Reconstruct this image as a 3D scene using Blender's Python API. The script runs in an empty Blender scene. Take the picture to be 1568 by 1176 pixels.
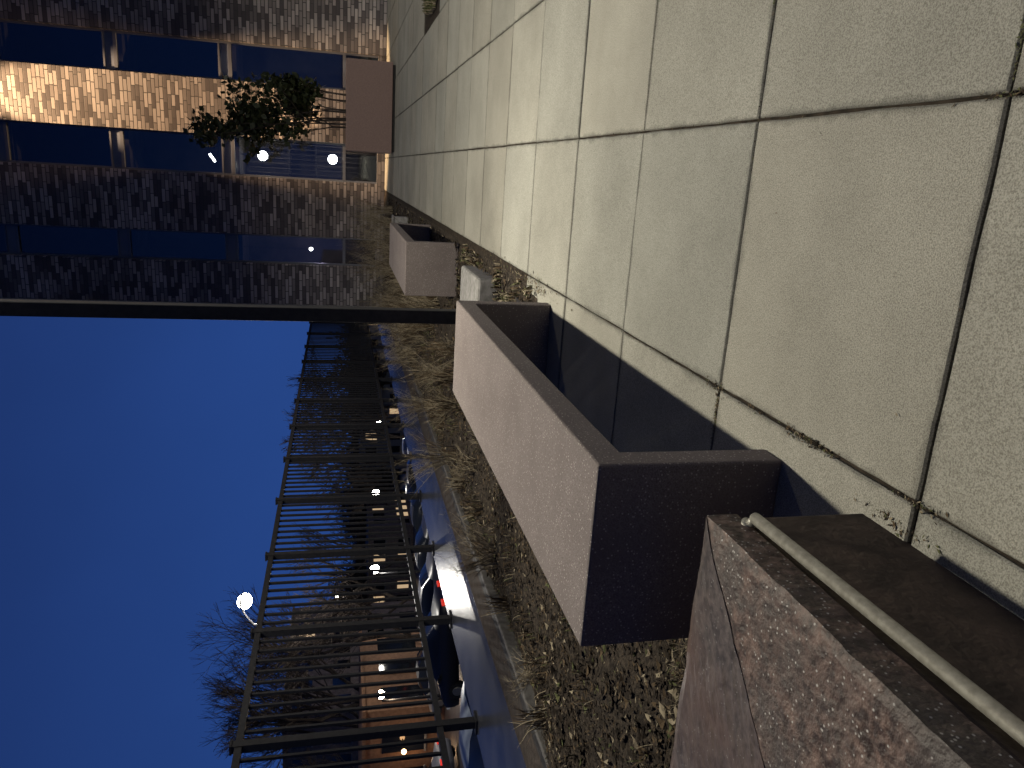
import bpy, math, random
from mathutils import Vector, noise, Matrix
H=1.4
random.seed(7)
scene=bpy.context.scene
scene.view_settings.view_transform='Standard'
scene.view_settings.look='None'
scene.view_settings.exposure=0

# ---------------------------------------------------------------- materials
def mat(name):
    m=bpy.data.materials.new(name); m.use_nodes=True
    nt=m.node_tree; return m,nt,nt.nodes['Principled BSDF']
def N(nt,t,**k):
    n=nt.nodes.new(t)
    for a,b in k.items():
        if a in n.inputs: n.inputs[a].default_value=b
        else: setattr(n,a,b)
    return n
def noisemat(name,c1,c2,scale=5,rough=.8,bump=.3,bscale=None,spec=.3,metal=0,detail=6,c3=None,s3=1.0,dist=.01,p=(.35,.65),speck=None):
    m,nt,b=mat(name); L=nt.links
    tc=N(nt,'ShaderNodeTexCoord')
    n=N(nt,'ShaderNodeTexNoise',Scale=scale,Detail=detail)
    L.new(tc.outputs['Object'],n.inputs['Vector'])
    r=N(nt,'ShaderNodeValToRGB'); r.color_ramp.elements[0].position=p[0]; r.color_ramp.elements[1].position=p[1]
    r.color_ramp.elements[0].color=(*c1,1); r.color_ramp.elements[1].color=(*c2,1)
    L.new(n.outputs['Fac'],r.inputs['Fac'])
    out=r.outputs['Color']
    if c3:
        n3=N(nt,'ShaderNodeTexNoise',Scale=s3,Detail=5); L.new(tc.outputs['Object'],n3.inputs['Vector'])
        r3=N(nt,'ShaderNodeValToRGB'); r3.color_ramp.elements[0].position=.4; r3.color_ramp.elements[1].position=.65
        L.new(n3.outputs['Fac'],r3.inputs['Fac'])
        mx=N(nt,'ShaderNodeMixRGB'); mx.inputs[2].default_value=(*c3,1)
        L.new(r3.outputs['Color'],mx.inputs[0]); L.new(out,mx.inputs[1]); out=mx.outputs[0]
    if speck:
        sc,c,th=speck
        v=N(nt,'ShaderNodeTexVoronoi',Scale=sc); L.new(tc.outputs['Object'],v.inputs['Vector'])
        rr=N(nt,'ShaderNodeValToRGB'); e=rr.color_ramp.elements; e[0].position=th*.6; e[0].color=(1,1,1,1); e[1].position=th; e[1].color=(0,0,0,1)
        L.new(v.outputs['Distance'],rr.inputs['Fac'])
        sx=N(nt,'ShaderNodeSeparateColor'); L.new(v.outputs['Color'],sx.inputs[0])
        gt=N(nt,'ShaderNodeMath',operation='GREATER_THAN'); gt.inputs[1].default_value=.55; L.new(sx.outputs[0],gt.inputs[0])
        mu=N(nt,'ShaderNodeMath',operation='MULTIPLY'); L.new(rr.outputs[0],mu.inputs[0]); L.new(gt.outputs[0],mu.inputs[1])
        mx=N(nt,'ShaderNodeMixRGB'); mx.inputs[2].default_value=(*c,1); L.new(mu.outputs[0],mx.inputs[0]); L.new(out,mx.inputs[1]); out=mx.outputs[0]
    L.new(out,b.inputs['Base Color'])
    b.inputs['Roughness'].default_value=rough; b.inputs['Metallic'].default_value=metal
    b.inputs['Specular IOR Level'].default_value=spec
    if bump:
        nb=N(nt,'ShaderNodeTexNoise',Scale=bscale or scale*4,Detail=5); L.new(tc.outputs['Object'],nb.inputs['Vector'])
        bp=N(nt,'ShaderNodeBump',Strength=bump,Distance=dist); L.new(nb.outputs['Fac'],bp.inputs['Height'])
        L.new(bp.outputs['Normal'],b.inputs['Normal'])
    return m
def plain(name,c,rough=.5,metal=0,spec=.5):
    m,nt,b=mat(name); b.inputs['Base Color'].default_value=(*c,1); b.inputs['Roughness'].default_value=rough
    b.inputs['Metallic'].default_value=metal; b.inputs['Specular IOR Level'].default_value=spec; return m
def emit(name,c,s):
    m,nt,b=mat(name); b.inputs['Base Color'].default_value=(*c,1)
    b.inputs['Emission Color'].default_value=(*c,1); b.inputs['Emission Strength'].default_value=s; return m

def slab_mat():
    m,nt,b=mat('exposed_aggregate_concrete'); L=nt.links
    tc=N(nt,'ShaderNodeTexCoord'); at=N(nt,'ShaderNodeAttribute',attribute_name='tone')
    f=N(nt,'ShaderNodeTexNoise',Scale=260,Detail=3); L.new(tc.outputs['Object'],f.inputs['Vector'])
    rf=N(nt,'ShaderNodeValToRGB'); e=rf.color_ramp.elements; e[0].position=.34; e[0].color=(.18,.175,.15,1); e[1].position=.60; e[1].color=(.36,.355,.315,1)
    L.new(f.outputs['Fac'],rf.inputs['Fac'])
    v=N(nt,'ShaderNodeTexVoronoi',Scale=120); L.new(tc.outputs['Object'],v.inputs['Vector'])
    rv=N(nt,'ShaderNodeValToRGB'); e=rv.color_ramp.elements; e[0].position=.0; e[0].color=(1.2,1.15,1.1,1); e[1].position=.3; e[1].color=(.97,.97,.97,1)
    L.new(v.outputs['Distance'],rv.inputs['Fac'])
    g=N(nt,'ShaderNodeTexNoise',Scale=1.1,Detail=7,Roughness=.65); L.new(tc.outputs['Object'],g.inputs['Vector'])
    rg=N(nt,'ShaderNodeValToRGB'); e=rg.color_ramp.elements; e[0].position=.33; e[0].color=(.80,.79,.77,1); e[1].position=.66; e[1].color=(1.08,1.07,1.05,1)
    L.new(g.outputs['Fac'],rg.inputs['Fac'])
    def mul(a,c):
        q=N(nt,'ShaderNodeMixRGB',blend_type='MULTIPLY'); q.inputs[0].default_value=1; L.new(a,q.inputs[1]); L.new(c,q.inputs[2]); return q.outputs[0]
    s=N(nt,'ShaderNodeSeparateXYZ'); L.new(tc.outputs['Object'],s.inputs[0])
    def M(op,a,bv):
        q=N(nt,'ShaderNodeMath',operation=op)
        for i,x in enumerate((a,bv)):
            if x is None: continue
            if isinstance(x,(int,float)): q.inputs[i].default_value=x
            else: L.new(x,q.inputs[i])
        return q.outputs[0]
    def jd(o,off,per):
        t=M('DIVIDE',M('SUBTRACT',o,off*H),per*H)
        fr=M('ABSOLUTE',M('SUBTRACT',M('FRACT',M('ADD',t,.5),None),.5),None)
        return M('MULTIPLY',fr,per*H)
    d=M('MINIMUM',jd(s.outputs[0],.165,.685),jd(s.outputs[1],1.035,.735))
    jn=N(nt,'ShaderNodeTexNoise',Scale=5,Detail=5,Roughness=.7); L.new(tc.outputs['Object'],jn.inputs['Vector'])
    jr=N(nt,'ShaderNodeMapRange'); jr.inputs[1].default_value=.4; jr.inputs[2].default_value=.75; jr.inputs[3].default_value=.012; jr.inputs[4].default_value=.06; L.new(jn.outputs['Fac'],jr.inputs[0])
    q=M('DIVIDE',d,jr.outputs[0])
    qr=N(nt,'ShaderNodeMapRange'); qr.inputs[1].default_value=.0; qr.inputs[2].default_value=1.; qr.inputs[3].default_value=.5; qr.inputs[4].default_value=1.0; L.new(q,qr.inputs[0])
    cc=N(nt,'ShaderNodeCombineColor')
    for i in range(3): L.new(qr.outputs[0],cc.inputs[i])
    L.new(mul(mul(mul(mul(rf.outputs[0],rv.outputs[0]),rg.outputs[0]),at.outputs['Color']),cc.outputs[0]),b.inputs['Base Color'])
    b.inputs['Roughness'].default_value=.85; b.inputs['Specular IOR Level'].default_value=.25
    bp=N(nt,'ShaderNodeBump',Strength=.35,Distance=.002); L.new(f.outputs['Fac'],bp.inputs['Height']); L.new(bp.outputs['Normal'],b.inputs['Normal'])
    return m
def brick_mat():
    m,nt,b=mat('brick'); L=nt.links
    tc=N(nt,'ShaderNodeTexCoord'); s=N(nt,'ShaderNodeSeparateXYZ'); L.new(tc.outputs['Object'],s.inputs[0])
    ad=N(nt,'ShaderNodeMath',operation='ADD'); L.new(s.outputs[0],ad.inputs[0]); L.new(s.outputs[1],ad.inputs[1])
    c=N(nt,'ShaderNodeCombineXYZ'); L.new(ad.outputs[0],c.inputs[0]); L.new(s.outputs[2],c.inputs[1])
    br=N(nt,'ShaderNodeTexBrick',Scale=1.0,offset=.43,offset_frequency=2,squash=.8,squash_frequency=3); L.new(c.outputs[0],br.inputs['Vector'])
    br.inputs['Brick Width'].default_value=.40; br.inputs['Row Height'].default_value=.105
    br.inputs['Mortar Size'].default_value=.012; br.inputs['Mortar Smooth'].default_value=.3; br.inputs['Bias'].default_value=-.15
    br.inputs['Color1'].default_value=(.09,.078,.08,1); br.inputs['Color2'].default_value=(.52,.47,.44,1); br.inputs['Mortar'].default_value=(.07,.067,.067,1)
    n=N(nt,'ShaderNodeTexNoise',Scale=.6,Detail=2); L.new(tc.outputs['Object'],n.inputs['Vector'])
    r=N(nt,'ShaderNodeValToRGB'); e=r.color_ramp.elements; e[0].position=.35; e[0].color=(.8,.78,.78,1); e[1].position=.65; e[1].color=(1.1,1.1,1.1,1)
    L.new(n.outputs['Fac'],r.inputs['Fac'])
    mx=N(nt,'ShaderNodeMixRGB',blend_type='MULTIPLY'); mx.inputs[0].default_value=1
    L.new(br.outputs['Color'],mx.inputs[1]); L.new(r.outputs[0],mx.inputs[2]); L.new(mx.outputs[0],b.inputs['Base Color'])
    b.inputs['Roughness'].default_value=.85
    bw=N(nt,'ShaderNodeRGBToBW'); L.new(br.outputs['Color'],bw.inputs[0])
    bp=N(nt,'ShaderNodeBump',Strength=1,Distance=.08); L.new(bw.outputs[0],bp.inputs['Height']); L.new(bp.outputs['Normal'],b.inputs['Normal'])
    return m
def glass_mat():
    m,nt,b=mat('window_glass'); L=nt.links
    nt.nodes.remove(b); o=[n for n in nt.nodes if n.type=='OUTPUT_MATERIAL'][0]
    t=N(nt,'ShaderNodeBsdfTransparent'); t.inputs[0].default_value=(.6,.65,.7,1)
    g=N(nt,'ShaderNodeBsdfGlossy'); g.inputs['Roughness'].default_value=.03; g.inputs[0].default_value=(.8,.85,.9,1)
    mx=N(nt,'ShaderNodeMixShader'); mx.inputs[0].default_value=.17
    L.new(t.outputs[0],mx.inputs[1]); L.new(g.outputs[0],mx.inputs[2]); L.new(mx.outputs[0],o.inputs[0]); return m

M_slab=slab_mat(); M_brick=brick_mat(); M_glass=glass_mat()
M_bench=noisemat('brown_cast_concrete',(.125,.104,.098),(.225,.192,.182),scale=220,rough=.8,bump=.7,bscale=160,c3=(.15,.125,.118),s3=3,dist=.004,speck=(85,(.40,.36,.33),.30))
M_planter=noisemat('planter_concrete',(.24,.165,.14),(.30,.21,.18),scale=60,rough=.8,bump=.2)
M_gran_r=noisemat('red_granite',(.042,.027,.022),(.21,.14,.112),scale=34,rough=.5,bump=.8,bscale=70,c3=(.075,.062,.055),s3=4.5,dist=.008,detail=12,p=(.38,.68),speck=(75,(.40,.38,.35),.25))
M_gran_d=noisemat('dark_granite',(.05,.042,.04),(.115,.095,.088),scale=40,rough=.42,bump=.35,bscale=70,c3=(.10,.065,.052),s3=2.5,dist=.005,detail=9,speck=(90,(.25,.24,.23),.2))
M_gran_f=noisemat('stained_stone_face',(.035,.025,.019),(.085,.060,.044),scale=7,rough=.75,bump=.6,bscale=40,dist=.008,detail=10)
M_steel=noisemat('weathered_steel',(.22,.21,.18),(.32,.31,.27),scale=60,rough=.5,bump=.1,metal=.6,spec=.5)
M_black=noisemat('black_painted_steel',(.012,.012,.014),(.02,.02,.022),scale=30,rough=.5,bump=.05)
M_mulch=noisemat('mulch_soil',(.016,.012,.009),(.06,.046,.033),scale=28,rough=.95,bump=1,bscale=50,dist=.03)
M_straw=noisemat('dry_straw',(.19,.16,.11),(.33,.28,.20),scale=20,rough=.85,bump=0,spec=.1)
M_brown=noisemat('dead_leaf',(.065,.047,.030),(.125,.09,.055),scale=20,rough=.9,bump=0,spec=.1)
M_dark=noisemat('dark_chip',(.018,.015,.012),(.045,.035,.027),scale=20,rough=.9,bump=0,spec=.1)
M_green=noisemat('winter_grass',(.05,.06,.02),(.11,.11,.045),scale=20,rough=.8,bump=0)
M_leaf=noisemat('evergreen_leaf',(.02,.03,.012),(.05,.055,.02),scale=20,rough=.5,bump=0)
M_bark=noisemat('bark',(.035,.028,.024),(.07,.055,.045),scale=8,rough=.9,bump=.3)
M_kerb=noisemat('kerb_concrete',(.18,.175,.165),(.30,.29,.28),scale=20,rough=.7,bump=.3)
M_kerbm=noisemat('weathered_kerb',(.07,.065,.062),(.12,.115,.11),scale=20,rough=.6,bump=.3)
M_kerbd=noisemat('dark_kerb',(.02,.019,.018),(.04,.037,.034),scale=20,rough=.6,bump=.3)
M_wet=noisemat('wet_asphalt',(.035,.037,.045),(.07,.072,.085),scale=2,rough=.27,bump=.4,bscale=60,spec=.8,dist=.003)
M_asph=noisemat('asphalt',(.035,.036,.04),(.06,.06,.066),scale=1.2,rough=.38,bump=.2,bscale=12,spec=.7,c3=(.05,.05,.04),s3=.05)
M_dirt=noisemat('dirt_strip',(.03,.024,.019),(.06,.047,.038),scale=15,rough=.8,bump=.6,bscale=40)
M_frame=plain('window_frame_metal',(.15,.16,.19),.45,.2)
M_spandrel=plain('spandrel_panel',(.15,.17,.22),.5)
M_room=noisemat('interior_wall',(.03,.027,.028),(.06,.052,.05),scale=1.5,rough=.9,bump=0)
M_white=emit('lamp_globe_white',(1,.97,.88),30)
M_lampfar=emit('street_lamp_lens',(1,.96,.88),60)
M_orange=emit('sodium_lens',(1,.55,.25),10)
M_tire=plain('tyre',(.015,.015,.015),.8)
M_cglass=plain('car_glass',(.01,.012,.015),.08,0,.8)
M_red=emit('tail_light',(1,.05,.03),.6)
M_head=emit('head_light_lens',(.6,.6,.6),.1)

# ---------------------------------------------------------------- builder
class MB:
    def __init__(s): s.v=[]; s.f=[]; s.m=[]
    def face(s,pts,mi=0):
        i=len(s.v); s.v+=[tuple(p) for p in pts]; s.f.append(tuple(range(i,i+len(pts)))); s.m.append(mi)
    def box(s,x0,x1,y0,y1,z0,z1,mi=0):
        i=len(s.v)
        s.v+=[(x0,y0,z0),(x1,y0,z0),(x1,y1,z0),(x0,y1,z0),(x0,y0,z1),(x1,y0,z1),(x1,y1,z1),(x0,y1,z1)]
        for q in ((0,3,2,1),(4,5,6,7),(0,1,5,4),(1,2,6,5),(2,3,7,6),(3,0,4,7)):
            s.f.append(tuple(i+k for k in q)); s.m.append(mi)
    def cyl(s,p,q,r0,r1=None,n=8,mi=0,cap=True):
        if r1 is None: r1=r0
        p=Vector(p);q=Vector(q);d=(q-p)
        if d.length<1e-7: return
        d.normalize(); a=Vector((0,0,1)) if abs(d.z)<.9 else Vector((1,0,0))
        u=d.cross(a).normalized(); w=d.cross(u)
        i=len(s.v)
        for c,r in ((p,r0),(q,r1)):
            for k in range(n):
                t=2*math.pi*k/n; s.v.append(tuple(c+u*(r*math.cos(t))+w*(r*math.sin(t))))
        for k in range(n):
            k2=(k+1)%n; s.f.append((i+k,i+n+k,i+n+k2,i+k2)); s.m.append(mi)
        if cap:
            s.f.append(tuple(i+k for k in range(n))); s.m.append(mi)
            s.f.append(tuple(i+n+k for k in reversed(range(n)))); s.m.append(mi)
    def ball(s,c,r,n=12,mi=0,sz=1):
        i0=len(s.v); R=n//2
        for a in range(R+1):
            ph=math.pi*a/R
            for b in range(n):
                t=2*math.pi*b/n; s.v.append((c[0]+r*math.sin(ph)*math.cos(t),c[1]+r*math.sin(ph)*math.sin(t),c[2]+r*sz*math.cos(ph)))
        for a in range(R):
            for b in range(n):
                b2=(b+1)%n; s.f.append((i0+a*n+b,i0+(a+1)*n+b,i0+(a+1)*n+b2,i0+a*n+b2)); s.m.append(mi)
    def build(s,name,mats,parent=None,bevel=0,smooth=False,sc=H):
        me=bpy.data.meshes.new(name); me.from_pydata([(x*sc,y*sc,z*sc) for x,y,z in s.v],[],s.f)
        for m in mats: me.materials.append(m)
        me.polygons.foreach_set('material_index',s.m)
        if smooth: me.polygons.foreach_set('use_smooth',[True]*len(s.f))
        me.update()
        o=bpy.data.objects.new(name,me); scene.collection.objects.link(o)
        if parent: o.parent=parent
        if bevel:
            b=o.modifiers.new('bevel','BEVEL'); b.width=bevel; b.segments=2; b.limit_method='ANGLE'
        return o
def empty(name):
    e=bpy.data.objects.new(name,None); scene.collection.objects.link(e); return e
def light(name,kind,loc,energy,color,parent=None,target=None,radius=.1,cone=None,blend=.5):
    l=bpy.data.lights.new(name,kind); l.energy=energy; l.color=color; l.shadow_soft_size=radius
    if cone: l.spot_size=math.radians(cone); l.spot_blend=blend
    o=bpy.data.objects.new(name,l); scene.collection.objects.link(o); o.location=Vector(loc)*H
    if target is not None:
        o.rotation_euler=(Vector(target)-Vector(loc)).to_track_quat('-Z','Y').to_euler()
    if parent: o.parent=parent
    return o
def lotz(x,y):
    return -(1.0+.052*max(min(y,160),0)+.05*min(max(0,-x-6),30))

# ---------------------------------------------------------------- terrain sheet
xs=[-500,-300,-200,-150,-110,-80,-60,-50,-40,-36,-30,-24,-18,-12,-8,-6,-4,0,10,30,80,200,500]
ys=[-500,-200,-80,-30,-10,0,5,10,15,20,30,40,50,60,80,100,130,160,200,300,600]
b=MB()
for y in ys:
    for x in xs: b.v.append((x,y,lotz(x,y)))
nx=len(xs)
for j in range(len(ys)-1):
    for i in range(nx-1):
        k=j*nx+i; b.f.append((k,k+1,k+nx+1,k+nx)); b.m.append(0)
b.build('ground',[M_asph])
b=MB()
for k in range(14):
    y=2+k*2.05
    b.face([(x,yy,lotz(x,yy)+.004) for x,yy in [(-8.4,y),(-4.6,y),(-4.6,y+.07),(-8.4,y+.07)]])
b.build('parking_bay_markings',[noisemat('worn_white_paint',(.35,.35,.35),(.6,.6,.58),scale=8,bump=0)])

# ---------------------------------------------------------------- plaza
b=MB(); b.box(-4.02,12,-6,26,-4,-.035); b.build('plaza_base',[M_kerbm])
b=MB(); tones=[]; g=.0036
xj=[-1.05,-.52]+[.165+.685*k for k in range(0,17)]
yj=[1.035+.735*k for k in range(-6,23)]; yj[-1]=17.58
for i in range(len(xj)-1):
    for j in range(len(yj)-1):
        x0,x1,y0,y1=xj[i],xj[i+1],yj[j],yj[j+1]
        if i==0 and y0>3.3: continue
        cx,cy=(x0+x1)/2,(y0+y1)/2
        if (cx-2.75)**2+(cy-9.0)**2<1.0**2: continue
        jx=lambda:random.uniform(-.0018,.0018)
        dz=random.uniform(-.0025,.0015)
        b0=len(b.v)
        X0,X1,Y0,Y1=x0+g+jx(),x1-g+jx(),y0+g+jx(),y1-g+jx()
        n=14; ring=[]
        for (ax,ay,bx,by) in ((X0,Y0,X1,Y0),(X1,Y0,X1,Y1),(X1,Y1,X0,Y1),(X0,Y1,X0,Y0)):
            for k in range(n):
                t=k/n; x=ax+(bx-ax)*t; y=ay+(by-ay)*t
                w=.0022*noise.noise(Vector((x*9,y*9,i)))+.0018*noise.noise(Vector((x*40,y*40,j)))
                ring.append((x+w,y+w))
        K=len(ring); mx_,my_=(X0+X1)/2,(Y0+Y1)/2
        for (zz,o) in ((-.034,0),(-.004+dz,0),(dz,.004)):
            for (x,y) in ring:
                b.v.append((x+(o if x<mx_ else -o),y+(o if y<my_ else -o),zz))
        for lv in range(2):
            for k in range(K):
                k2=(k+1)%K; b.f.append((b0+lv*K+k,b0+lv*K+k2,b0+lv*K+K+k2,b0+lv*K+K+k)); b.m.append(0)
        b.f.append(tuple(b0+2*K+k for k in range(K))); b.m.append(0)
        t=random.uniform(.92,1.05); w=random.uniform(-.015,.015)
        tones+= [(t+w,t,t-w,1)]*(3*K)
o=b.build('pavement',[M_slab])
ca=o.data.color_attributes.new('tone','FLOAT_COLOR','POINT')
ca.data.foreach_set('color',[c for t in tones for c in t])
b=MB(); b.box(-1.05,12,-6,17.58,-.034,-.010); b.build('joint_soil',[M_dark])
b=MB()
def chip(b,x,y,z,s,mi,flat=.6):
    a=random.uniform(0,6.28); l=s*random.uniform(.5,1.4); w=l*random.uniform(.12,.45)
    dx,dy=math.cos(a),math.sin(a); t=random.uniform(-flat,flat)
    r=random.uniform(-flat,flat)
    p=[(-l,-w*.3),(0,-w),(l,w*.2),(0,w)]
    b.face([(x+u*dx-v*dy,y+u*dy+v*dx,z+abs(u*t)*.6+v*r+.002) for u,v in p],mi)
def debris(x,y,sx,sy,n,s=.005):
    for k in range(n):
        chip(b,random.gauss(x,sx),random.gauss(y,sy),random.uniform(-.004,.003),s,random.choice([0,0,1,2,2,2,3]),.4)
debris(-.52,1.36,.006,.05,140); debris(-.52,1.78,.008,.03,80); debris(-.58,1.77,.03,.004,110); debris(-.52,1.02,.006,.04,50)
debris(-.52,1.60,.005,.04,20); debris(-.575,1.08,.008,.05,90); debris(-.55,3.75,.02,.15,180,.009); debris(.165,2.2,.002,.4,24,.004)
debris(.163,1.04,.003,.03,40,.004); debris(-.54,4.6,.02,.6,260,.009); debris(-.52,2.4,.004,.4,60,.004)
for k in range(900):
    if random.random()<.5:
        x=random.choice([-.52,.165,.85]); y=random.uniform(.5,5); key=y*4+x*10
        if noise.noise(Vector((key,1,0)))<.1: continue
        chip(b,random.gauss(x,.003),y,-.003,.0045,random.choice([2,2,3,0]),.3)
    else:
        y=1.035+.735*random.randint(-1,4); x=random.uniform(-1,2)
        if noise.noise(Vector((x*4+y*9,7,0)))<.1: continue
        chip(b,x,random.gauss(y,.003),-.003,.0045,random.choice([2,2,3,0]),.3)
for k in range(130): chip(b,.165+random.uniform(.02,.13) if k%2 else random.gauss(.165,.004),random.gauss(1.035,.004) if k%2 else 1.035+random.uniform(-.1,0),-.002,.004,random.choice([3,3,2]),.3)
for k in range(80): chip(b,random.uniform(-1,1.5),random.uniform(1,8),.002,.0035,random.choice([0,1,2]),.3)
b.build('leaf_debris',[M_brown,M_straw,M_dark,M_green])

# planting bed
b=MB(); st=.12
def bedz(x,y): return .012+.05*noise.noise(Vector((x*1.7,y*1.7,0)))+.025*noise.noise(Vector((x*6,y*6,3)))
def patch(x0,x1,y0,y1,zf,mi=0):
    nxx=max(2,int((x1-x0)/st)); nyy=max(2,int((y1-y0)/st)); i=len(b.v)
    for j in range(nyy+1):
        for k in range(nxx+1):
            x=x0+(x1-x0)*k/nxx; y=y0+(y1-y0)*j/nyy; b.v.append((x,y,zf(x,y)))
    for j in range(nyy):
        for k in range(nxx):
            q=i+j*(nxx+1)+k; b.f.append((q,q+1,q+nxx+2,q+nxx+1)); b.m.append(mi)
patch(-2.65,-1.05,-4,17.4,bedz)
patch(-1.05,-.57,3.72,17.4,lambda x,y:bedz(x,y)-.01 if x<-.6 else -.008)
b.build('planting_bed',[M_mulch],smooth=True)
b=MB()
for k in range(52000):
    y=1.0+ (random.random()**1.9)*15
    x=random.uniform(-2.64,-1.03) if y<3.74 else random.uniform(-2.64,-.58)
    if random.random()<.35 and noise.noise(Vector((x*2,y*2,9)))<0: continue
    chip(b,x,y,bedz(x,y)+random.uniform(0,.012),random.choice([.010,.014,.02]),random.choices([0,1,2,3],[2.2,.75,7,.4])[0],.9)
b.build('mulch_litter',[M_brown,M_straw,M_dark,M_green])
def blades(b,x,y,z,n,r,h,mats,w0=.004):
    for k in range(n):
        a=random.uniform(0,6.28); d=r*math.sqrt(random.random()); px=x+d*math.cos(a); py=y+d*math.sin(a)
        hh=h*random.uniform(.4,1.1); la=random.uniform(0,6.28); ln=hh*random.uniform(.1,.9); w=w0
        ex,ey=px+ln*math.cos(la),py+ln*math.sin(la); wx,wy=-math.sin(la)*w,math.cos(la)*w
        mx_,my_=px+(ex-px)*.35,py+(ey-py)*.35; mi=random.choice(mats)
        b.face([(px-wx,py-wy,z),(px+wx,py+wy,z),(mx_+wx,my_+wy,z+hh*.65),(mx_-wx,my_-wy,z+hh*.65)],mi)
        b.face([(mx_-wx,my_-wy,z+hh*.65),(mx_+wx,my_+wy,z+hh*.65),(ex,ey,z+hh)],mi)
b=MB()
for k in range(60):
    x=random.uniform(-1.0,-.6); y=random.uniform(3.75,6.3)
    blades(b,x,y,0,22,.06,.05,[0,1,2])
for k in range(110):
    x=random.uniform(-2.6,-1.1); y=random.uniform(1.3,9)
    blades(b,x,y,bedz(x,y),24,.09,.06,[1,2,2,0],.0022)
b.build('dormant_grass',[M_green,M_straw,M_brown])
b=MB()
for k in range(50):
    y=random.uniform(6.2,14); x=random.uniform(-2.5,-1.15)
    blades(b,x,y,bedz(x,y),46,.05,random.uniform(.20,.38),[1,0,0],.003)
for (x,y) in ((-2.45,5.6),(-2.3,4.8),(-1.25,4.9),(-2.5,3.9),(-1.5,5.6),(-1.2,2.0),(-2.5,2.9),(-1.6,3.3)):
    blades(b,x,y,bedz(x,y),50,.05,.18,[1,0,0],.0025)
b.build('ornamental_grass',[M_brown,M_straw])
b=MB(); b.v=[(2.75,9.0,.02)]+[(2.75+1.12*math.cos(t*6.283/28),9+1.25*math.sin(t*6.283/28),.001) for t in range(28)]
for t in range(28): b.f.append((0,1+t,1+(t+1)%28)); b.m.append(0)
for k in range(900):
    a=random.uniform(0,6.28); d=math.sqrt(random.random())
    blades(b,2.75+1.1*d*math.cos(a),9+1.22*d*math.sin(a),0,10,.05,.07,[1,1,2])
b.build('lawn',[M_mulch,M_green,M_straw])

def perennial(x,y,h,n,spread):
    b=MB(); z=bedz(x,y)
    for k in range(n):
        a=random.uniform(0,6.28); ln=spread*random.random(); p=Vector((x+random.gauss(0,.04),y+random.gauss(0,.04),z)); d=Vector((math.cos(a)*ln,math.sin(a)*ln,1)).normalized()
        hh=h*random.uniform(.5,1.1); mi=random.choice([0,0,1]); r=.0034
        for s in range(4):
            q=p+d*hh/4; b.cyl(p,q,r,r*.75,3,mi,False); r*=.75
            if s>0:
                for t in range(random.randint(1,3)):
                    e=q+(d+Vector((random.gauss(0,.7),random.gauss(0,.7),random.uniform(0,.5)))).normalized()*hh*.2
                    b.cyl(q,e,r*.8,r*.4,3,mi,False)
                    if random.random()<.6:
                        for w in range(2):
                            e2=e+Vector((random.gauss(0,.03),random.gauss(0,.03),random.uniform(0,.05))); b.cyl(e,e2,r*.5,r*.3,3,mi,False)
            p=q; d=(d+Vector((math.cos(a)*.1+random.gauss(0,.1),math.sin(a)*.1+random.gauss(0,.1),-.05))).normalized()
    b.build('dry_perennial',[M_straw,M_brown])
spots=[(-2.38,6.0,.45,45,.6),(-2.4,4.3,.34,44,.8),(-2.1,5.1,.2,25,.8),(-2.45,3.2,.2,20,.9),(-1.3,1.6,.12,14,.9),(-1.45,6.0,.3,30,.7),
(-1.9,7.0,.4,40,.6),(-2.4,7.6,.45,40,.5),(-1.5,8.1,.45,50,.6),(-1.9,8.6,.5,50,.6),(-2.3,9.3,.45,50,.5),(-1.3,9.2,.45,50,.5),(-1.7,10,.5,50,.5),(-2.2,11,.6,50,.5),(-1.2,10.8,.55,50,.5),
(-.9,10.2,.4,40,.5),(-1.0,11.6,.7,50,.4),(-1.6,12.2,.7,50,.4),(-2.2,13,.7,50,.4),(-.9,13,.75,50,.4),(-1.4,14,.8,50,.4),(-.8,14.6,.75,50,.4),(-1.9,15,.8,50,.4),(-1.1,15.8,.8,40,.4),(-1.3,7.2,.35,35,.6),(-2.0,6.3,.3,30,.8)]
for s in spots: perennial(*s)
b=MB(); b.cyl((-1.62,1.62,.06),(-1.30,1.42,.10),.008,.006,7); b.cyl((-1.38,1.46,.09),(-1.30,1.55,.12),.004,.003,5); b.build('fallen_branch',[M_straw])

b=MB(); b.box(-2.68,-2.65,-4,19,-.03,.045,0); b.build('bed_kerb',[M_kerbm],bevel=.008)
b=MB(); b.box(-2.80,-2.683,-4,19,-.03,.02,0); b.build('drain_channel',[M_kerbd],bevel=.005)
b=MB(); b.box(-3.10,-2.803,-4,22,-.03,.004,0); b.build('dirt_verge',[M_dirt])
b=MB(); b.box(-4.02,-3.103,-4,24,-.03,.0,0); b.build('side_path',[M_wet])

# ---------------------------------------------------------------- benches
def bench(y0,y1):
    x0,x1=-1.055,-.597; t=.08; h=.45; b=MB()
    P=[(y0,0),(y0,h),(y1,h),(y1,0),(y1-t,0),(y1-t,h-t),(y0+t,h-t),(y0+t,0)]
    i=len(b.v)
    for x in (x0,x1):
        for (y,z) in P: b.v.append((x,y,z))
    for k in range(8):
        k2=(k+1)%8; b.f.append((i+k2,i+k,i+8+k,i+8+k2)); b.m.append(0)
    for q in ((0,1,6,7),(1,2,5,6),(2,3,4,5)):
        b.f.append(tuple(i+k for k in q)); b.m.append(0)
        b.f.append(tuple(i+8+k for k in reversed(q))); b.m.append(0)
    b.build('concrete_bench',[M_bench],bevel=.009)
bench(1.44,3.54); bench(6.42,8.52)
b=MB(); b.box(-.98,-.66,4.74,5.45,-.02,.13); b.build('concrete_block',[M_kerb],bevel=.025)
b=MB(); b.box(-.86,-.7,11.2,11.4,0,.22,0); b.box(-.88,-.68,11.18,11.42,.22,.24,0); b.build('utility_box',[M_kerb],bevel=.01)

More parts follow.
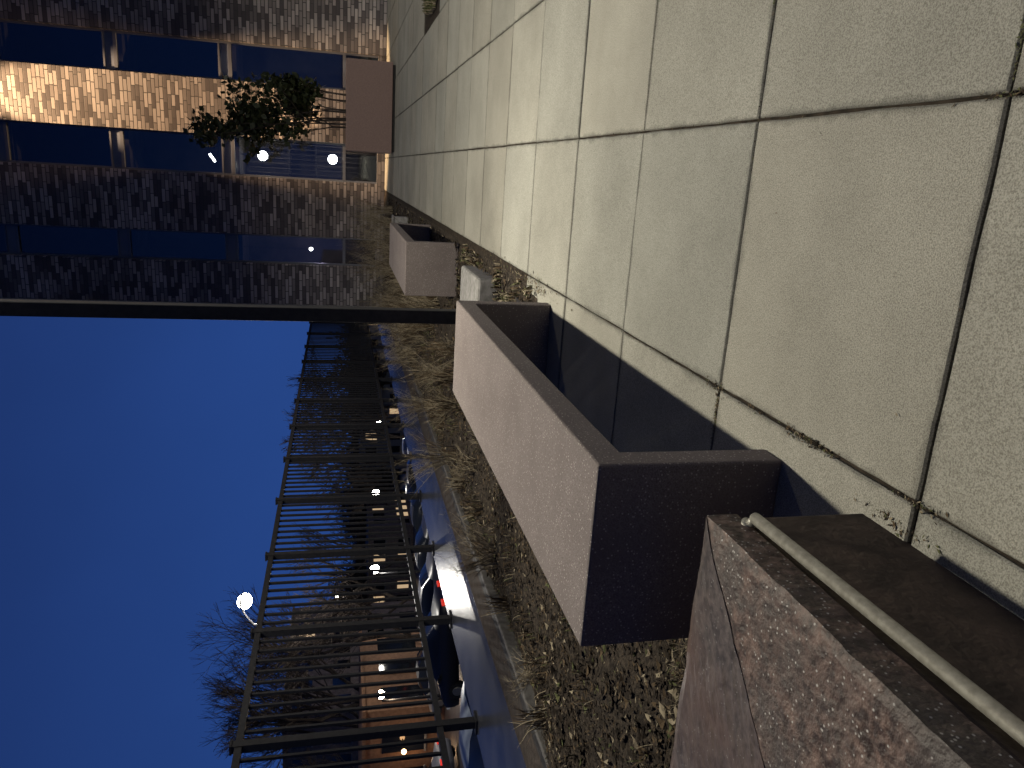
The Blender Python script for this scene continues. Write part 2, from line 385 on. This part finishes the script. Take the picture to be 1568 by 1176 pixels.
# ---------------------------------------------------------------- stone wall with coping + rail
w=empty('stone_wall')
b=MB(); b.box(-.594-.44,-.596,-4,1.165,-.03,.262); b.box(-3.0,-1.036,.72,1.163,-.03,.262); b.build('wall_body',[M_gran_f],w,bevel=.01)
def coping(name,poly,m):
    b=MB()
    a,bb,c,d=[Vector((p[0],p[1],0)) for p in poly]
    L1=(bb-a).length; nu=max(8,int(L1/.02)); nv=22
    for u in range(nu+1):
        for v in range(nv+1):
            p=(a.lerp(bb,u/nu)).lerp(d.lerp(c,u/nu),v/nv)
            edge=min(v,nv-v)
            nz=.003*noise.noise(p*14)+.002*noise.noise(p*40)
            if edge==0: p=p+Vector((noise.noise(p*30),noise.noise(p*30+Vector((5,5,5))),0))*.0025; nz-=.005
            b.v.append((p.x,p.y,.33+nz))
    for u in range(nu):
        for v in range(nv):
            k=u*(nv+1)+v; b.f.append((k,k+1,k+nv+2,k+nv+1)); b.m.append(0)
    ring=[u*(nv+1) for u in range(nu+1)]+[nu*(nv+1)+v for v in range(1,nv+1)]+[u*(nv+1)+nv for u in reversed(range(nu))]+[v for v in reversed(range(1,nv))]
    s0=len(b.v)
    for k in ring: x,y,z=b.v[k]; b.v.append((x,y,.263))
    for k in range(len(ring)):
        k2=(k+1)%len(ring); b.f.append((ring[k],ring[k2],s0+k2,s0+k)); b.m.append(0)
    return b.build(name,[m],w)
coping('coping_long',[(-.594,-1.5),(-.594,1.175),(-1.04,.73),(-1.04,-1.5)],M_gran_r)
coping('coping_return',[(-.598,1.178),(-2.95,1.178),(-2.95,.73),(-1.043,.73)],M_gran_d)
b=MB(); xr=-.5745
zf=lambda y:.262-.033*(1.13-y)
b.cyl((xr,-1.2,zf(-1.2)),(xr,1.115,zf(1.115)),.0112,.0112,18); b.ball((xr,1.115,zf(1.115)),.0112,14)
b.cyl((xr,1.112,zf(1.11)),(-.597,1.135,zf(1.12)),.010,.009,12); b.cyl((-.600,1.135,zf(1.12)),(-.590,1.133,zf(1.12)),.014,.014,16)
for y in (-.2,-.9): b.cyl((xr,y,zf(y)),(-.6,y,zf(y)-.02),.006,.006,10)
b.build('handrail',[M_steel],smooth=True)

# ---------------------------------------------------------------- plaza light poles
LH=5.0
def lamp_post(px,py,lx,power):
    pl=empty('lamp_post'); b=MB(); s=1 if lx>px else -1
    b.box(px-.036,px+.036,py-.036,py+.036,0,LH+.15,0); b.box(px-.1,px+.1,py-.1,py+.1,-.01,.03,0)
    b.box(min(px,lx-s*.1),max(px,lx-s*.1),py-.02,py+.02,LH+.05,LH+.1,0); b.box(lx-.18,lx+.18,py-.12,py+.12,LH+.04,LH+.12,0)
    b.build('pole',[M_black],pl,bevel=.006)
    b=MB(); b.box(lx-.14,lx+.14,py-.09,py+.09,LH+.03,LH+.038,0); b.build('lens',[emit('plaza_lens',(1,.95,.8),12)],pl)
    light('lamp','SPOT',(lx,py,LH+.02),power,(1,.93,.765),pl,(lx,py+.0001,0),.15,168,.35)
lamp_post(-.765,4.0,-.34,3900)
lamp_post(9.6,13.0,9.1,3300)  # unseen post outside the frame, added to brighten the far paving

# ---------------------------------------------------------------- fence
f=empty('metal_fence'); b=MB(); X=-3.94
posts=[4.6+1.35*k for k in range(-4,14)]
for y in posts:
    b.box(X-.03,X+.03,y-.03,y+.03,.0,1.72,0); b.box(X-.036,X+.036,y-.036,y+.036,1.72,1.735,0); b.box(X-.06,X+.06,y-.06,y+.06,.002,.015,0)
b.build('posts',[M_black],f)
b=MB(); b.box(X-.022,X+.022,posts[0],posts[-1],1.652,1.70); b.box(X-.022,X+.022,posts[0],posts[-1],.255,.30); b.build('rails',[M_black],f)
b=MB(); y=posts[0]+.135
while y<posts[-1]:
    b.box(X-.011,X+.011,y-.011,y+.011,.3,1.653); y+=.135
b.build('pickets',[M_black],f)

# ---------------------------------------------------------------- brick building
bd=empty('brick_apartment_building'); Y0=17.6
edges=[(-3.16,-2.26),(-1.62,-.40),(.416,1.51),(2.27,3.4),(4.2,5.3),(6.1,7.2),(8.0,9.6)]
b=MB()
for (a,c) in edges: b.box(a,c,Y0,Y0+.35,-.03,13)
b.build('brick_piers',[M_brick],bd)
wins=[(edges[i][1],edges[i+1][0]) for i in range(len(edges)-1)]
levels=[.88,3.20,5.38,7.52,9.7]
fr=MB(); sp=MB(); gl=MB(); si=MB()
for (a,c) in wins:
    yb=Y0+.13
    si.box(a+.002,c-.002,Y0+.03,Y0+.34,-.03,.16)
    fr.box(a+.002,a+.04,yb,yb+.06,.162,13); fr.box(c-.04,c-.002,yb,yb+.06,.162,13)
    for lv in levels:
        fr.box(a+.042,c-.042,yb-.02,yb+.06,lv-.03,lv+.03)
        if lv>2: sp.box(a+.042,c-.042,yb+.02,yb+.07,lv+.032,lv+.20); fr.box(a+.042,c-.042,yb,yb+.058,lv+.202,lv+.235)
    gl.face([(a+.03,yb+.03,.16),(c-.03,yb+.03,.16),(c-.03,yb+.03,13),(a+.03,yb+.03,13)])
si.build('plinth',[M_brick],bd); fr.build('window_frames',[M_frame],bd); sp.build('spandrels',[M_spandrel],bd); gl.build('glass',[M_glass],bd)
b=MB(); b.box(-3.05,9.5,Y0+1.6,Y0+7,-.03,13)
for z in (2.9,5.1,7.3,9.5): b.box(-3.04,9.5,Y0+.36,Y0+1.59,z+.2,z+.42)
b.box(-3.1,-2.95,Y0+.36,Y0+1.59,-.03,13); b.box(-3.2,9.6,Y0-.03,Y0+7,13,13.15)
# interior shelving / partitions seen dimly through the glass
for k in range(7): b.box(-.32+.11*k,-.30+.11*k,Y0+1.2,Y0+1.23,.2,3.0)
for z in (.9,1.5,2.1): b.box(-.36,.4,Y0+1.24,Y0+1.5,z,z+.03)
b.build('interior_core',[M_room],bd)
b=MB(); b.box(-3.20,-3.162,Y0-.02,Y0+.3,0,12.99); b.build('corner_trim',[M_kerb],bd)
for i,(x,z,r) in enumerate(((.05,2.63,.105),(.07,1.13,.105),(-1.95,1.62,.04))):  # third globe and its violet bulb are added to imitate reflections on the pane
    p=empty('pendant_lamp'); b=MB(); b.ball((x,18.1,z),r,14); b.build('globe',[M_white],p,smooth=True)
    b=MB(); b.cyl((x,18.1,z+r),(x,18.1,3.09),.006,.006,6); b.build('cord',[M_black],p)
    light('bulb','POINT',(x,18.3,z-.2),(14,14,22)[i],((1,.85,.6),(1,.85,.6),(.8,.65,.9))[i],p,None,.08)
b=MB(); b.cyl((.02,18.2,3.75),(-.14,18.2,3.64),.022,.022,8); b.build('ceiling_tube_lamp',[M_white])
wl=empty('wall_light'); b=MB(); b.box(.88,1.04,Y0-1.0,Y0-.8,11.4,11.55); b.box(.94,.98,Y0-.8,Y0,11.45,11.5); b.build('fixture',[M_black],wl)
light('downlight','SPOT',(.96,Y0-.9,11.35),30000,(1,.64,.34),wl,(.96,Y0,3.2),.05,21,.5)
gu=empty('ground_uplight'); b=MB(); b.cyl((1.0,16.9,0),(1.0,16.9,.06),.07,.07,14); b.build('housing',[M_black],gu)
light('uplight','SPOT',(.96,16.9,.1),1700,(1,.62,.32),gu,(.96,17.6,3.2),.05,36,.6)

# ---------------------------------------------------------------- planter + shrub
p=empty('concrete_planter'); x0,x1,ya,yb=.23,1.79,14.6,15.5
b=MB(); t=.07
b.box(x0,x1,ya,ya+t,.05,.87); b.box(x0,x1,yb-t,yb,.05,.87); b.box(x0,x0+t,ya+t,yb-t,.05,.87); b.box(x1-t,x1,ya+t,yb-t,.05,.87)
b.build('shell',[M_planter],p,bevel=.012)
b=MB(); b.box(x0+.04,x1-.04,ya+.04,yb-.04,0,.05); b.build('base',[M_kerbd],p)
b=MB(); b.box(x0+t,x1-t,ya+t,yb-t,.5,.8); b.build('soil',[M_mulch],p)
sh=empty('evergreen_shrub'); b=MB(); lf=MB()
random.seed(11)
def leaf(c,s):
    d=Vector((random.gauss(0,1),random.gauss(0,1),random.gauss(.2,.8))).normalized(); u=d.orthogonal().normalized()
    q=random.uniform(0,6.28); u=(u*math.cos(q)+d.cross(u)*math.sin(q)); w=s*.34
    lf.face([c,c+d*s*.5+u*w,c+d*s,c+d*s*.5-u*w],0)
def branch(p,d,l,r,dep,cb):
    q=p+d*l; b.cyl(p,q,r,r*.7,5,0,False)
    if dep<=2:
        for k in range(cb if dep<2 else 3): leaf(p.lerp(q,random.uniform(.2,1.2))+Vector((random.gauss(0,.04),random.gauss(0,.04),random.gauss(0,.04))),random.uniform(.09,.16))
    if dep==0: return
    for k in range(random.choice([2,2,3])):
        nd=(d+Vector((random.gauss(-.03,.21),random.gauss(0,.25),random.gauss(.12,.25)))).normalized()
        branch(q,nd,l*random.uniform(.74,.97),r*.65,dep-1,cb)
for (x,dx,h) in ((.70,-.03,.52),(.90,.0,.48),(1.1,.02,.34),(.78,-.10,.70),(1.2,.04,.26),(.65,-.04,.32),(.95,.0,.3),(.8,-.05,.58)):
    branch(Vector((x,15.05+random.uniform(-.15,.15),.78)),Vector((dx,0,1)).normalized(),h,.022,4,7)
b.build('stems',[M_bark],sh); lf.build('leaves',[M_leaf],sh)

# ---------------------------------------------------------------- trees
def tree(x,y,h,seed,dep=6,name='bare_tree',z=None,lean=0,thick=1):
    rnd=random.Random(seed); b=MB(); z=lotz(x,y)-.05 if z is None else z
    def br(p,d,l,r,k):
        n=3 if k<3 else 6
        q=p; r=max(r,.008)
        for s in range(2):
            q2=q+d*l/2; b.cyl(q,q2,r*(1-.2*s),r*(.8-.15*s),n,0,False); q=q2
            d=(d+Vector((rnd.gauss(0,.10),rnd.gauss(0,.10),rnd.gauss(.02,.05)))).normalized()
        if k==0: return
        for c in range(3):
            sp=.42 if c else .22
            nd=(d+Vector((rnd.gauss(0,sp),rnd.gauss(0,sp),rnd.gauss(.08,.22)))).normalized()
            st=q if c<2 else p.lerp(q,rnd.uniform(.5,.95))
            br(st,nd,l*rnd.uniform(.62,.84),r*(.60 if c else .68),k-1)
    br(Vector((x,y,z)),Vector((lean,0,1)).normalized(),h*.25,h*.015*thick,dep)
    b.build(name,[M_bark])
tree(-22.5,28,11.6,1,7); tree(-18.6,27,9.2,2,7); tree(-16.2,26,6.8,3,6); tree(-25.5,30,12,4,7); tree(-13.5,34,6.8,5,6)
tree(-10.9,30,7.2,6,7,thick=.7); tree(-12.8,38,8.0,7,6); tree(-20,36,8.4,8,6); tree(-24,24,9.4,9,7); tree(-8.6,33,7.0,12,7,thick=.7)
rnd=random.Random(5); b=MB()
for k in range(150):
    a=math.radians(rnd.uniform(-3,58)); R=rnd.uniform(70,100); x=-R*math.sin(a); y=R*math.cos(a); z=lotz(x,y); h=rnd.uniform(6.5,10)*.9
    b.cyl((x,y,z),(x,y,z+h*.5),.16,.1,4,0,False)
    for t in range(85):
        u=Vector((rnd.gauss(0,1),rnd.gauss(0,1),rnd.gauss(.2,.9))).normalized()
        c=Vector((x,y,z+h*rnd.uniform(.25,.6))); e=c+Vector((u.x*h*.3,u.y*h*.3,abs(u.z)*h*.42))
        b.cyl(c,e,.08,.02,3,0,False)
        m=c.lerp(e,.6)
        for q in range(3):
            b.cyl(m,m+Vector((rnd.gauss(0,1),rnd.gauss(0,1),rnd.gauss(.4,.8)))*h*.08,.04,.015,3,0,False)
b.build('distant_trees',[M_bark])
b=MB(); n=90
for k in range(n+1):
    a=math.radians(-20+k*110/n); R=120; x=-R*math.sin(a); y=R*math.cos(a); top=-1.2+1.4*noise.noise(Vector((k*.12,0,0)))
    top+=.5*noise.noise(Vector((k*.9,3,0)))
    b.v+=[(x,y,-15),(x,y,top),(x*1.3,y*1.3,top-1)]
for k in range(n):
    i=k*3; b.f+=[(i,i+3,i+4,i+1),(i+1,i+4,i+5,i+2)]; b.m+=[0,0]
b.build('hills',[noisemat('wooded_hill',(.02,.02,.018),(.04,.038,.03),scale=.2,bump=0)])

# ---------------------------------------------------------------- background buildings
def house(name,x0,x1,y0,y1,h,m,lit,floors=2,step=1.2,seed=1,litmats=None):
    r=random.Random(seed); e=empty(name); z=lotz((x0+x1)/2,y0)-.2; b=MB()
    b.box(x0,x1,y0,y1,z,z+h); b.box(x0-.1,x1+.1,y0-.1,y1+.1,z+h,z+h+.12); b.build('walls',[m],e)
    g=MB(); l=MB(); fh=h/floors; fm=MB()
    for f_ in range(floors):
        x=x0+step*.3
        while x+step*.55<x1:
            t=l if r.random()<lit else g
            za=z+f_*fh+fh*.35; zb=z+f_*fh+fh*.82
            t.box(x,x+step*.5,y0-.03,y0+.02,za,zb); fm.box(x-.05,x+step*.5+.05,y0-.06,y0-.002,za-.08,za-.003); x+=step
        y=y0+step*.3
        while y+step*.55<y1:
            t=l if r.random()<lit else g
            t.box(x1-.02,x1+.03,y,y+step*.5,z+f_*fh+fh*.35,z+f_*fh+fh*.82); y+=step
    g.build('dark_windows',[M_cglass],e); fm.build('sills',[M_kerb],e)
    if l.f: l.build('lit_windows',[litmats or emit('window_glow',(1,.7,.4),.5)],e)
M_ob=noisemat('orange_brick',(.22,.12,.07),(.30,.17,.10),scale=6,bump=.2)
M_gb=noisemat('grey_brown_brick',(.20,.15,.12),(.30,.24,.20),scale=4,bump=.2)
house('brick_garage',-30,-19.6,24,29,3.4,M_ob,.0,1,1.6,3)
house('brown_office_building',-48,-27.5,34,44,8.2,M_gb,.10,4,1.5,4)
house('distant_building',-52,-30,60,66,4.2,M_gb,.3,2,1.4,5)
house('long_low_building',-28,-14,68,74,4.4,plain('blue_grey_cladding',(.10,.12,.17),.6),.25,2,1.3,6)
gl_=empty('garage_lamp'); light('wall_lamp','POINT',(-21.2,23.3,-1.6),28,(1,.65,.35),gl_,None,.1)
b=MB(); b.ball((-21.2,23.6,-1.4),.10,10); b.build('globe',[M_orange],gl_)
b=MB(); b.cyl((-21.2,23.6,-1.4),(-21.2,24,-1.4),.03,.03,6); b.build('bracket',[M_black],gl_)

# ---------------------------------------------------------------- street lamps
def lamp(x,y,zl,arm=.5,r=.16,power=300,color=(1,.95,.85),m=None):
    e=empty('street_lamp'); zb=lotz(x,y); b=MB(); xp=x-arm
    b.cyl((xp,y,zb),(xp,y,zl-.25),.06,.04,8); prev=Vector((xp,y,zl-.25))
    for k in range(1,6):
        t=k/5; q=Vector((xp+arm*t,y,zl-.25+.35*math.sin(t*1.9))); b.cyl(prev,q,.03,.03,6); prev=q
    b.cyl((xp,y,zb),(xp,y,zb+.3),.1,.1,8)
    b.ball((x,y,zl+.08),r*1.0,12,0,.35)
    b.build('pole',[M_black],e)
    b=MB(); b.ball((x,y,zl),r,12,0,.9); b.build('lens',[m or M_lampfar],e,smooth=True)
    light('bulb','POINT',(x,y,zl-.35),power,color,e,None,.15)
lamp(-13.4,22,3.87,.85,.25,1500)
for (x,y,p) in ((-17,50,110),(-17,38,110),(-17,29.9,110)): lamp(x,y,1-.0517*y,.25,.21 if y<45 else .27,p)
lamp(-17,21.6,1-.0634*21.6,.25,.15,70,(1,.75,.5),emit('warm_lens',(1,.8,.6),40))
lamp(-22,36,1.1,.3,.10,40)

# ---------------------------------------------------------------- cars
def car(x,y,rot,col,name='parked_car'):
    e=empty(name); z=lotz(x,y)
    paint=plain('car_paint',col,.4,.1,.5); b=MB()
    S=[(-2.22,.62,.66,.45),(-2.15,.90,.80,.6),(-1.6,1.0,.87,.66),(-1.15,1.08,.89,.64),(-.65,1.38,.90,.60),(0,1.45,.91,.60),(.45,1.40,.91,.60),(1.15,1.0,.90,.70),(1.75,.90,.87,.66),(2.1,.76,.80,.6),(2.22,.55,.66,.45)]
    n=12
    for (yy,top,hw,rw) in S:
        belt=min(.92,top-.03)
        half=[(hw*.86,.24),(hw,.42),(hw*1.0,.7),(hw*.96,belt),(rw,top-.02 if top<1.1 else top-.05),(rw*.5,top)]
        ring=half+[(-a,c) for a,c in reversed(half)]
        for (a,c) in ring: b.v.append((a,yy,c))
    for s in range(len(S)-1):
        for k in range(n):
            k2=(k+1)%n; i=s*n
            g=0
            hi=S[s][1]>1.2 or S[s+1][1]>1.2
            both=S[s][1]>1.2 and S[s+1][1]>1.2
            if hi and k in (3,7): g=1
            if hi and not both and k in (4,5,6): g=1
            b.f.append((i+k,i+n+k,i+n+k2,i+k2)); b.m.append(g)
    b.f.append(tuple(range(n))); b.m.append(0); b.f.append(tuple(reversed(range((len(S)-1)*n,len(S)*n)))); b.m.append(0)
    b.build('body',[paint,M_cglass],e,smooth=True,sc=1)
    b=MB()
    for yy in (-1.35,1.35):
        for sx in (-1,1): b.cyl((sx*.70,yy,.32),(sx*.92,yy,.32),.32,.32,18,0); b.cyl((sx*.92,yy,.32),(sx*.935,yy,.32),.19,.17,12,1)
    b.build('wheels',[M_tire,M_steel],e,sc=1)
    b=MB()
    for sx in (-1,1):
        b.box(sx*.62-.16,sx*.62+.16,-2.235,-2.12,.68,.82,0); b.box(sx*.60-.17,sx*.60+.17,2.08,2.20,.58,.70,1)
        b.box(sx*.98-.09,sx*.98+.09,.72,.86,.92,1.04,2)
    b.build('lights_and_mirrors',[M_red,M_head,paint],e,sc=1)
    e.location=(x*H,y*H,z*H); e.rotation_euler=(-.052,0,math.radians(rot))
cars=[(-6.0,6.9,0,(.30,.35,.43)),(-6.1,12.1,0,(.30,.34,.4)),(-6.3,17.5,180,(.03,.03,.035)),(-6.4,23,180,(.10,.10,.12)),
(-12,17,90,(.02,.02,.025)),(-12,19.5,90,(.15,.15,.17)),(-12,22,90,(.03,.03,.04)),(-12.5,26,90,(.05,.05,.06)),(-13,31,90,(.12,.12,.14)),
(-15.5,41,20,(.8,.8,.8)),(-12.5,44,10,(.05,.05,.05)),(-15,34,0,(.02,.02,.02)),(-18,24,90,(.25,.25,.25)),(-18.3,18.5,90,(.2,.2,.22)),(-11,37,0,(.03,.03,.03)),(-10,48,5,(.04,.04,.04))]
for c in cars: car(*c)

# ---------------------------------------------------------------- sky (dusk glow ahead, darker behind and overhead)
wd=bpy.data.worlds.new('World'); scene.world=wd; wd.use_nodes=True; nt=wd.node_tree; L=nt.links
bg=nt.nodes['Background']; tc=N(nt,'ShaderNodeTexCoord'); s=N(nt,'ShaderNodeSeparateXYZ'); L.new(tc.outputs['Generated'],s.inputs[0])
r=N(nt,'ShaderNodeValToRGB'); e=r.color_ramp.elements
e[0].position=0; e[0].color=(.020,.062,.245,1); e[1].position=1; e[1].color=(.009,.019,.07,1)
for p,c in ((.12,(.018,.056,.225)),(.35,(.0125,.036,.15)),(.62,(.010,.022,.088))):
    q=e.new(p); q.color=(*c,1)
L.new(s.outputs[2],r.inputs['Fac'])
n=N(nt,'ShaderNodeTexNoise',Scale=1.6,Detail=4); L.new(tc.outputs['Generated'],n.inputs['Vector'])
mr=N(nt,'ShaderNodeMapRange'); mr.inputs[1].default_value=.35; mr.inputs[2].default_value=.7; mr.inputs[3].default_value=.9; mr.inputs[4].default_value=1.12
L.new(n.outputs['Fac'],mr.inputs[0])
my=N(nt,'ShaderNodeMapRange'); my.inputs[1].default_value=-.6; my.inputs[2].default_value=.85; my.inputs[3].default_value=.55; my.inputs[4].default_value=1.0
L.new(s.outputs[1],my.inputs[0])
mm=N(nt,'ShaderNodeMath',operation='MULTIPLY'); L.new(mr.outputs[0],mm.inputs[0]); L.new(my.outputs[0],mm.inputs[1])
mx=N(nt,'ShaderNodeVectorMath',operation='SCALE'); L.new(r.outputs[0],mx.inputs[0]); L.new(mm.outputs[0],mx.inputs['Scale'])
L.new(mx.outputs[0],bg.inputs[0]); bg.inputs[1].default_value=1.0

# ---------------------------------------------------------------- camera
cam=bpy.data.cameras.new('Camera'); co=bpy.data.objects.new('Camera',cam); scene.collection.objects.link(co); scene.camera=co
cam.lens=36*1150/1568; cam.clip_end=3000; cam.clip_start=.02
th,ya=math.radians(13.0),math.radians(16.0)
D=Vector((-math.sin(ya)*math.cos(th),math.cos(ya)*math.cos(th),-math.sin(th))); R=Vector((math.cos(ya),math.sin(ya),0)); U=R.cross(D)
Mx=Matrix((-U,R,-D)).transposed().to_4x4(); Mx.translation=Vector((0,0,H)); co.matrix_world=Mx
